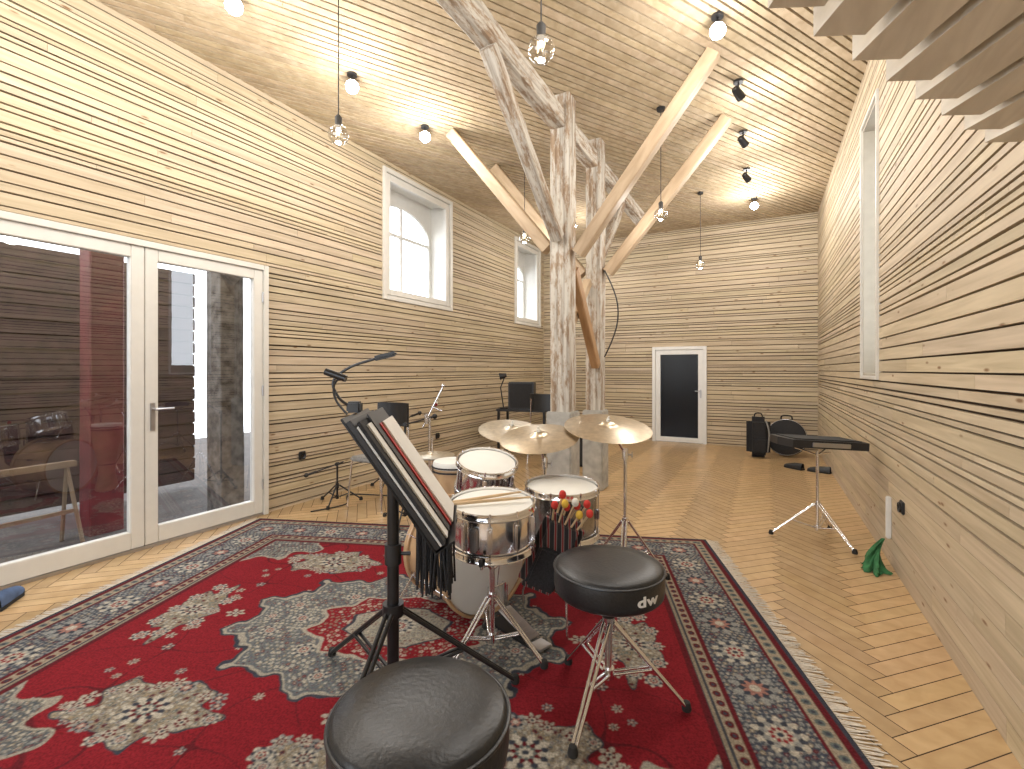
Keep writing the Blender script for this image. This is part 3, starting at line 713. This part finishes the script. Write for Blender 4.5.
T.part('base_plate',MB().box((0,.15,.008),(.09,.34,.012),bev=.003),M_blkmetal)
fb=MB(TR((0,.0,.03))@Matrix.Rotation(math.radians(17),4,'X')).box((0,.13,0),(.085,.24,.008),bev=.003)
for k in range(9): fb.box((0,.035+k*.024,.005),(.06,.006,.004))
T.part('footboard',fb,M_satin)
T.part('heel_plate',MB().box((0,-.04,.022),(.085,.08,.012),bev=.003),M_satin)
T.part('upright',MB().box((.05,.30,.11),(.016,.025,.20),bev=.003).box((-.05,.30,.11),(.016,.025,.20),bev=.003).cyl((-.06,.30,.20),(.06,.30,.20),.007),M_chrome)
T.part('chain',MB().tube([(0,.245,.10),(0,.262,.15),(0,.29,.195)],.006),M_satin)
b_=T.part('beater_shaft',MB().cyl((0,.30,.20),(0,.27,.38),.004),M_chrome)
T.part('beater',MB().cyl((0,.25,.385),(0,.30,.392),.024),M_wfelt,parent=b_)
T.part('spring',MB().cyl((.068,.30,.06),(.068,.30,.19),.009),M_chrome)
T=Thing('tom_drum','rack tom with white head tilted towards the drummer','tom drum',F(-.142,2.74))
Mt=TR((0,0,.875))@Matrix.Rotation(math.radians(16),4,Vector((.9,.35,0)))
drum(T,Mt,.165,.17,M_chrome,6)
T.part('mount_arm',MB().tube([(-.02,.10,.63),(-.02,.13,.70),(-.0,.14,.77)],.010),M_chrome)
T=Thing('floor_tom','floor tom with white head and dark reflective shell on chrome legs','floor tom',F(.281,2.70))
M_dksh=simple('smoked_chrome_shell',(.34,.34,.35),.20,.95,var=.2)
Mf=TR((0,0,.745))@Matrix.Rotation(math.radians(3),4,'X')
drum(T,Mf,.198,.26,M_dksh,8)
for k in range(3):
    a=math.radians(30+120*k); c,s=math.cos(a),math.sin(a)
    T.part('leg',MB().tube([(.222*c,.222*s,.62),(.222*c,.222*s,.18),(.25*c,.25*s,.10),(.25*c,.25*s,.022)],.006),M_chrome)
T=Thing('stick_bag','striped dark stick bag hanging on the floor tom','stick bag',F(.195,2.40,0))
Rb=Matrix.Rotation(math.radians(22),4,'Y')@Matrix.Rotation(math.radians(10),4,'X')
Mg=TR((0,0,.48))@Rb
T.part('bag',MB(Mg).box((0,0,0),(.21,.085,.42),bev=.032),M_stripe)
T.part('pocket',MB(Mg).box((0,-.050,-.06),(.15,.03,.22),bev=.012),M_fabric)
T.part('strap',MB(Mg).tube([(.06,.02,.17),(.07,.08,.26),(.05,.13,.25)],.006),M_fabric)
cols=[M_redfelt,M_redfelt,M_yel,M_redfelt,M_wfelt,M_redfelt,M_yel,M_redfelt,M_redfelt]
for k in range(9):
    x0=-.064+.016*k; L=.255+.026*((k*5)%3); q=Mg@Vector((x0,-.014+.026*(k%2),.17)); q2=Mg@Vector((x0*1.35,-.018+.034*(k%2),L))
    T2=Thing('mallet',('red' if cols[k]==M_redfelt else 'yellow' if cols[k]==M_yel else 'white')+' felt headed mallet standing in the stick bag','mallet',F(.195,2.40,0),group='mallets in the stick bag')
    T2.part('handle',MB().cyl(q,q2,.005,n=8),M_stick); T2.part('mallet_head',MB().sph(q2,.018,(1,1,1.2),8),cols[k])
def cymbal(name,label,r,t,z,R,ax,deg,mat,stand,feet_ang=0.3,px=None,collar=.42,lr=.30):
    base=F(r,t) ; Mx=TR((0,0,z))@Matrix.Rotation(math.radians(deg),4,Vector(ax))
    T=Thing(name,label,'cymbal',base)
    prof=[(.007,.030),(.025,.028),(.045,.018),(.055,.008)]
    for k in range(1,12): prof.append((.055+(R-.055)*k/11,.008-.022*(k/11)**1.4+.0008*(k%2)))
    prof2=[(a,b-.002) for a,b in prof[::-1]]
    T.part('cymbal_plate',MB(Mx).lathe(prof+prof2,n=64,closed=True),mat,ang=60)
    T.part('felt',MB(Mx).cyl((0,0,.03),(0,0,.045),.014).cyl((0,0,.045),(0,0,.062),.007),M_wfelt)
    T=Thing('cymbal_stand',stand,'cymbal stand',base)
    ox,oy=px or (0,0)
    tripod(T,ox,oy,collar,lr,feet_ang,top=z-.16,pr=.012)
    T.part('tilter',MB().tube([(ox,oy,z-.18),(ox*.5,oy*.5,z-.09),(0,0,z-.03)],.008).cyl((ox,oy,z-.22),(ox,oy,z-.15),.02),M_chrome)
    T.part('wing_nut',wing(MB(),(ox+.015,oy,z-.19)),M_satin)
cymbal('crash_cymbal','pale bronze crash cymbal on a chrome stand',-.0,3.36,.985,.235,(1,.3,0),14,M_brass2,'straight chrome cymbal stand',.6,px=(-.06,.08),lr=.20)
cymbal('crash_cymbal','tilted bronze crash cymbal beside the toms',.17,3.02,.985,.25,(1,-.35,0),14,M_brass,'straight chrome cymbal stand near the toms',1.2,px=(.04,.08),lr=.20)
cymbal('ride_cymbal','large bronze ride cymbal on a chrome stand',.62,3.10,1.04,.28,(1,.15,0),13,M_brass,'chrome stand of the ride cymbal',.2,px=(.115,.02))
T=Thing('hi_hat','pair of pale hi-hat cymbals on a chrome stand','hi-hat',F(-.60,3.60))
for zz,fl in ((.77,1),(.745,-1)):
    T.part('cymbal_plate',MB(TR((0,0,zz))).lathe([(.006,.02*fl),(.04,.012*fl),(.05,.004*fl),(.17,-.008*fl),(.17,-.010*fl),(.05,.002*fl),(.04,.010*fl),(.006,.018*fl)],n=48,closed=True),M_brass2)
tripod(T,0,0,.30,.22,.4,top=.90,pr=.009)
T=Thing('hand_drum','wooden goblet hand drum with light skin','hand drum',F(-.40,3.30,.014))
T.part('drum_body',MB().lathe([(.10,0),(.11,.01),(.085,.15),(.075,.25),(.10,.40),(.135,.58),(.14,.70),(.13,.76),(.12,.76),(.07,.3),(.08,.02)],n=40,closed=True),M_hoopw)
T.part('drum_head',MB().lathe([(0,.765),(.135,.765),(.143,.75),(.143,.72),(.13,.72)],n=40),M_head)
for z_,r_ in ((.70,.145),(.73,.148),(.30,.083)): T.part('rope',MB().ring(r_,.006,TR((0,0,z_))),M_blk)

# ---------------------------------------------------------------- music stand
bx,by=-.483,1.95
T=Thing('music_stand','heavy black music stand with tilted desk','music stand',F(bx,by,.015))
def loc(r,t,z): return Vector((r-bx,t-by,z-.015))
tripod(T,0,0,.42,.52,math.radians(137),mat=M_blkmetal,top=.98,pr=.024,low=.14,lt=.009)
L0,T0,L1=loc(-.245,1.56,.805),loc(-.545,1.56,1.245),loc(-.290,1.99,.805)
e1=(L1-L0).normalized(); e2=(T0-L0).normalized(); n=e1.cross(e2).normalized(); e2=n.cross(e1).normalized()
if n.x<0: n=-n
Md=Matrix((e1,e2 if e2.z>0 else -e2,n)).transposed().to_4x4(); Md.translation=L0
W=(L1-L0).length; H=(T0-L0).length
dk=T.part('desk',MB(Md).box((W/2,H/2,-.004),(W,H,.008),bev=.002),M_blkmetal)
T.part('lip',MB(Md).box((W/2,-.004,.03),(W,.006,.08),bev=.002),M_blkmetal,parent=dk)
T.part('desk_bracket',MB().tube([(0,0,.93),(.0,-.06,1.00),(Md@Vector((W/2,H*.42,-.012)))],.016).cyl((-.035,0,.95),(.04,0,.95),.022),M_blkmetal)
T.part('clamp',MB().cyl((0,0,.60),(0,0,.68),.034).cyl((.02,0,.64),(.07,0,.64),.008),M_blk)
def slab(name,label,cat,u0,u1,v0,v1,w0,w1,mat,bev=.0015):
    single(name,label,cat,MB(Md).box(((u0+u1)/2,(v0+v1)/2,(w0+w1)/2),(u1-u0,v1-v0,w1-w0),bev=bev),mat,loc=F(bx,by,.015),rz=YAW)
slab('ring_binder','black ring binder lying on the music stand','binder',.0,W-.03,.006,H-.02,.001,.018,M_blk)
slab('sheet_music','stack of white sheet music on the stand','sheet music',.005,W-.02,.006,H-.05,.0185,.027,M_paper)
slab('ring_binder','thick dark folder on the music stand','binder',.0,W-.02,.006,H-.04,.0275,.039,M_fabric)
slab('sheet_music','white score booklet on the stand','sheet music',.05,W-.02,.006,H-.06,.0395,.046,M_paper)
slab('ring_binder','slim black folder on the music stand','binder',.11,W-.01,.006,H-.03,.0465,.051,M_blk)
slab('red_folder','thin red folder on the music stand','folder',.17,W+.0,.004,H-.08,.0515,.056,M_red)
slab('sheet_music','white open score pages on the stand','sheet music',.20,W-.005,.004,H-.08,.0565,.063,M_paper)
mb=MB(); rd=random.Random(3)
for k in range(46):
    u=k/45; x0=.0+.15*u; y0=-.02+.05*math.sin(k*1.7); l=rd.uniform(.24,.30)
    mb.tube([(x0,y0,.76),(x0+rd.uniform(-.006,.006),y0-.005,.76-l*.5),(x0+rd.uniform(-.012,.012),y0,.76-l)],.0045,5)
mb.box((.075,.0,.765),(.17,.10,.04),bev=.008)
o=single('fringed_cloth','black fringed cloth hanging below the desk','cloth',mb,M_fabric,loc=F(-.395,2.02),rz=YAW); o['kind']='stuff'
def smooth(pts,n=8):
    pts=[Vector(p) for p in pts]; out=[]
    P=[pts[0]]+pts+[pts[-1]]
    for i in range(1,len(P)-2):
        for k in range(n):
            u=k/n; a,b,c,d=P[i-1],P[i],P[i+1],P[i+2]
            out.append(.5*((2*b)+(c-a)*u+(2*a-5*b+4*c-d)*u*u+(3*b-a-3*c+d)*u**3))
    out.append(pts[-1]); return out
T=Thing('clip_lamp','black gooseneck lamp clipped to the music stand','clip lamp',F(bx,by,.015))
b0=Md@Vector((W*.5,H+.012,.0))
T.part('clip',MB().box(b0+Vector((0,0,.01)),(.05,.04,.04),bev=.006),M_blk)
T.part('gooseneck',MB().tube(smooth([b0,loc(-.62,1.72,1.30),loc(-.64,1.72,1.36),loc(-.58,1.72,1.41),loc(-.49,1.72,1.44)]),.005),M_blk)
T.part('lamp_shade',MB(TR(loc(-.455,1.72,1.450))@Matrix.Rotation(math.radians(-14),4,'Y')).box((0,0,0),(.085,.03,.018),bev=.007),M_blk)
T=Thing('microphone','small black gooseneck microphone on the music stand','microphone',F(bx,by,.015))
b1=Md@Vector((W*.2,H+.006,.0))
T.part('gooseneck',MB().tube(smooth([b1,loc(-.595,1.62,1.30),loc(-.60,1.62,1.35),loc(-.57,1.62,1.385)]),.004),M_blk)
T.part('microphone_head',MB().cyl(loc(-.63,1.62,1.395),loc(-.56,1.62,1.37),.012),M_blkmetal)

# ---------------------------------------------------------------- seating & stands by left wall
def chair(label,loc_,rz,seatmat,backmat=M_leather):
    T=Thing('chair',label,'chair',loc_,rz=rz)
    T.part('seat',MB().box((0,0,.50),(.44,.42,.05),bev=.018),seatmat)
    bk=MB(); vs=[];fs=[]; nn=13
    for (off,zz) in ((0,.80),(0,1.05),(.022,1.05),(.022,.80)):
        for k in range(nn):
            a=(k-(nn-1)/2)/((nn-1)/2)*.52; vs.append((math.sin(a)*.42,.235-(1-math.cos(a))*.42+off,zz))
    for r_ in range(4):
        for k in range(nn-1): fs.append((r_*nn+k,r_*nn+k+1,((r_+1)%4)*nn+k+1,((r_+1)%4)*nn+k))
    fs.append((0,nn,2*nn,3*nn)); fs.append((nn-1,2*nn-1,3*nn-1,4*nn-1)); bk.add(vs,fs)
    T.part('backrest',bk,backmat)
    for sx in (1,-1):
        for sy in (1,-1):
            p=[(sx*.20,sy*.19,.48),(sx*.23,sy*.22,.012)]
            if sy>0: p=[(sx*.17,.235,.98),(sx*.20,.21,.5),(sx*.23,.25,.012)]
            T.part('leg',MB().tube(p,.010),M_chrome)
    T.part('rail',MB().cyl((-.2,0,.465),(.2,0,.465),.009),M_chrome)
    return T
chair('chair with black backrest, grey seat and chrome legs',F(-1.36,4.95),YAW+math.radians(-28),M_grey)
def micstand(label,locv,h,rz,boom,R=.26):
    T=Thing('microphone_stand',label,'microphone stand',locv,rz=rz)
    tripod(T,0,0,.20,R,.5,mat=M_blkmetal,top=h,pr=.010,double=False,low=.08,lt=.008)
    a=Vector((0,0,h)); T.part('boom_arm',MB().cyl(a-Vector(boom)*.3,a+Vector(boom),.007).cyl((0,-.02,h),(0,.02,h),.02),M_blkmetal)
    e=a+Vector(boom); T.part('microphone',MB().cyl(e,e+Vector(boom).normalized()*.09,.012).sph(e+Vector(boom).normalized()*.11,.024,n=8),M_blk)
micstand('low black microphone stand by the slat wall',F(-1.82,5.00),.42,YAW,(-.22,.0,-.08),.24)
micstand('black boom microphone stand by the slat wall',F(-1.45,5.60),.75,YAW,(.30,-.1,.12))
micstand('black microphone stand behind the drums',F(-.98,4.4),.90,YAW,(.20,-.1,.06))
T=Thing('boom_stand','chrome boom stand with multi-jointed arm','boom stand',F(-.72,4.2))
tripod(T,0,0,.40,.24,.2,top=.98,pr=.012)
T.part('boom_arm',MB().cyl((-.06,0,.90),(.12,0,1.26),.008).cyl((-.03,0,.93),(-.03,0,1.02),.018).cyl((.06,-.03,1.10),(.06,.05,1.14),.014).sph((.115,0,1.26),.018,n=8).cyl((.02,0,1.08),(.11,0,1.04),.009),M_chrome)
single('floor_cable','black cable running along the floor by the wall','cable',MB().tube(smooth([(-3.95,3.25,.008),(-3.85,3.6,.008),(-4.1,3.9,.008),(-3.6,4.1,.008),(-3.2,4.3,.008)]),.007),M_blk)
T=Thing('equipment_table','black equipment table near the far corner','table',F(.22,8.0),rz=0.15)
T.part('table_top',MB().box((0,0,.74),(.85,.5,.04),bev=.006),M_blk)
for sx in (1,-1):
    for sy in (1,-1): T.part('leg',MB().box((sx*.39,sy*.22,.36),(.04,.04,.72),bev=.004),M_blkmetal)
T.part('shelf',MB().box((0,0,.25),(.76,.44,.03),bev=.004),M_blk)
T=Thing('speaker','black loudspeaker cabinet standing on the table','speaker',F(.17,7.95,.761),rz=0.3)
T.part('cabinet',MB().box((0,0,.22),(.42,.32,.44),bev=.012),M_blk)
T.part('grille',MB().box((0,-.163,.22),(.37,.012,.39),bev=.004),M_fabric)
T=Thing('desk_lamp','black jointed desk lamp on the table','desk lamp',F(-.14,7.95,.761),rz=YAW)
T.part('base',MB().cyl((0,0,0),(0,0,.02),.07),M_blkmetal); T.part('arm',MB().cyl((0,0,.02),(-.05,0,.35),.01).cyl((-.05,0,.35),(.03,0,.55),.01),M_blkmetal)
T.part('lamp_shade',MB(TR((.03,0,.55))@zto((-.9,0,-.2))).lathe([(0,-.02),(.03,-.02),(.06,.10),(.055,.10),(.025,-.01)],n=24),M_blk)
chair('black chair at the equipment table',F(.55,7.2),YAW+2.6,M_leather)
single('instrument_case','black instrument case standing by the posts','case',MB().box((0,0,.36),(.34,.22,.72),bev=.04).box((0,-.115,.4),(.06,.02,.12),bev=.008),M_fabric,loc=F(1.05,7.0),rz=.3)

# ---------------------------------------------------------------- right side items
pk=Vector((.38,4.66,0))
T=Thing('pad_stand','chrome tripod stand holding a black pad','stand',pk)
tripod(T,0,0,.30,.34,math.radians(-78),top=.73,pr=.012)
for k in range(3):
    a=math.radians(30+120*k); c,s=math.cos(a),math.sin(a); T.part('basket_arm',MB().tube([(0,0,.70),(.10*c,.10*s,.735),(.16*c,.16*s,.750)],.006),M_chrome)
T=Thing('percussion_pad','flat black electronic percussion pad on a chrome stand','percussion pad',pk+Vector((0,0,.775)),rz=YAW)
Mp=Matrix.Rotation(math.radians(3),4,'Y')
T.part('pad_body',MB(Mp).prism([(-.30,-.17),(.30,-.17),(.33,-.05),(.30,.17),(-.30,.17),(-.33,.0)],.062),M_blk,ang=20)
T.part('pad_surface',MB(Mp).box((0,.0,.065),(.54,.28,.010),bev=.004),M_rubber)
T.part('control_panel',MB(Mp).box((0,-.176,.03),(.30,.012,.035),bev=.003),M_satin)
T=Thing('backpack','black backpack standing by the far wall','backpack',F(3.95,7.70),rz=0.1)
T.part('bag',MB().box((0,0,.33),(.34,.22,.64),bev=.08),M_fabric); T.part('pocket',MB().box((0,-.12,.20),(.27,.10,.28),bev=.04),M_fabric)
T.part('handle',MB().tube(smooth([(-.06,0,.64),(-.04,0,.70),(.04,0,.70),(.06,0,.64)]),.01),M_fabric); T.part('strap',MB().tube(smooth([(.1,-.11,.60),(.14,-.16,.40),(.12,-.12,.1)]),.012),M_grey)
T=Thing('drum_case','large round black drum bag with white zip','drum case',F(4.46,7.80),rz=-.1)
T.part('case_body',MB(TR((0,0,.30))@Matrix.Rotation(math.radians(78),4,'X')).lathe([(0,-.11),(.24,-.11),(.285,-.08),(.295,0),(.285,.08),(.24,.11),(0,.11)],n=48),M_fabric)
T.part('zip',MB(TR((0,0,.30))@Matrix.Rotation(math.radians(78),4,'X')).ring(.285,.006,TR((0,0,.075)),n=48),M_satin)
T.part('handle',MB().tube(smooth([(-.08,.02,.59),(-.06,.02,.65),(.06,.02,.65),(.08,.02,.59)]),.012),M_fabric)
def shoe(label,p,rz,mat,name='shoe',heel=True):
    T=Thing(name,label,'shoe',p,rz=rz)
    sole=[(-.045,-.13),(.04,-.13),(.045,-.02),(.055,.08),(.03,.145),(-.02,.15),(-.05,.09),(-.045,-.02)]
    T.part('sole',MB().prism(sole,.02,TR((0,0,.003))),M_rubber)
    up=MB()
    sec=[(-.125,.035,.075),(-.06,.042,.07),(0,.044,.065),(.06,.05,.05),(.11,.045,.038),(.145,.02,.02)]
    vs=[];fs=[];n=10
    for (y,w,h) in sec:
        for k in range(n): a=math.pi*k/(n-1); vs.append((w*math.cos(a),y,.022+h*math.sin(a)**.8))
    for i in range(len(sec)-1):
        for k in range(n-1): fs.append((i*n+k,i*n+k+1,(i+1)*n+k+1,(i+1)*n+k))
    up.add(vs,fs); T.part('upper',up,mat); return T
shoe('black shoe lying near the wall',F(4.00,6.80),.9,M_leather); shoe('black shoe next to its pair',F(4.20,6.55),1.2,M_leather)
shoe('blue felt slipper by the glass door',(-4.03,1.13,0),.9,M_blue,'slipper')
# green cloth
mb=MB(); vs=[];fs=[]; n=40; rows=16; rd=random.Random(8)
for i in range(rows+1):
    u=i/rows; z=.22*(1-u)**1.5+.004; R=.010+.075*u**1.2
    for k in range(n):
        a=2*math.pi*k/n; q=R*(1+.30*math.sin(5*a+3*u)+.22*math.sin(9*a+i*.7)); vs.append((q*math.cos(a)*.8+.05*(1-u)-.03*math.sin(3*u),q*math.sin(a)*1.15+.03*math.sin(5*u),max(.003,z+.012*math.sin(7*a+i)*u)))
for i in range(rows):
    for k in range(n): fs.append((i*n+k,i*n+(k+1)%n,(i+1)*n+(k+1)%n,(i+1)*n+k))
fs.append(tuple(range(n)))
single('green_cloth','crumpled green cloth leaning against the wall base','cloth',mb.add(vs,fs),M_green,loc=(.68,4.17,0))
single('wall_conduit','small white vertical conduit box on the wall','conduit',MB().box((0,0,.09),(.03,.04,.30),bev=.006),M_whitepl,loc=(XR-.015,4.32,.25))
def socket(label,p,n):
    T=Thing('power_socket',label,'power socket',p,rz=0)
    T.part('cover_plate',MB().box((n*.008,0,0),(.016,.085,.085),bev=.006),M_blk)
    T.part('outlet',MB(TR((n*.016,0,0))@zto((n,0,0))).lathe([(0,.002),(.022,.002),(.030,.012),(.034,.012),(.034,0)],n=24),M_blkmetal)
socket('black wall socket on the slat wall',(XR,3.97,.50),-1); socket('black wall socket on the slat wall',(XL,3.44,.50),1); socket('black wall socket on the slat wall',(XL,5.8,.42),1)

# ---------------------------------------------------------------- world, camera
w=bpy.data.worlds.new('World'); bpy.context.scene.world=w; w.use_nodes=True; nt=w.node_tree
bg=nt.nodes['Background']; bg.inputs[0].default_value=(.90,.95,1.0,1); bg.inputs[1].default_value=5.2
cam=bpy.data.cameras.new('Camera'); co=link('Camera',cam); co.location=(0,0,1.4); co.rotation_euler=(math.radians(90),0,YAW)
cam.sensor_width=36; cam.lens=16.875; cam.shift_y=-.0142; cam.clip_start=.02
sc=bpy.context.scene; sc.camera=co
sc.view_settings.view_transform='Standard'; sc.view_settings.look='None'; sc.view_settings.exposure=0.0
print('DONE')
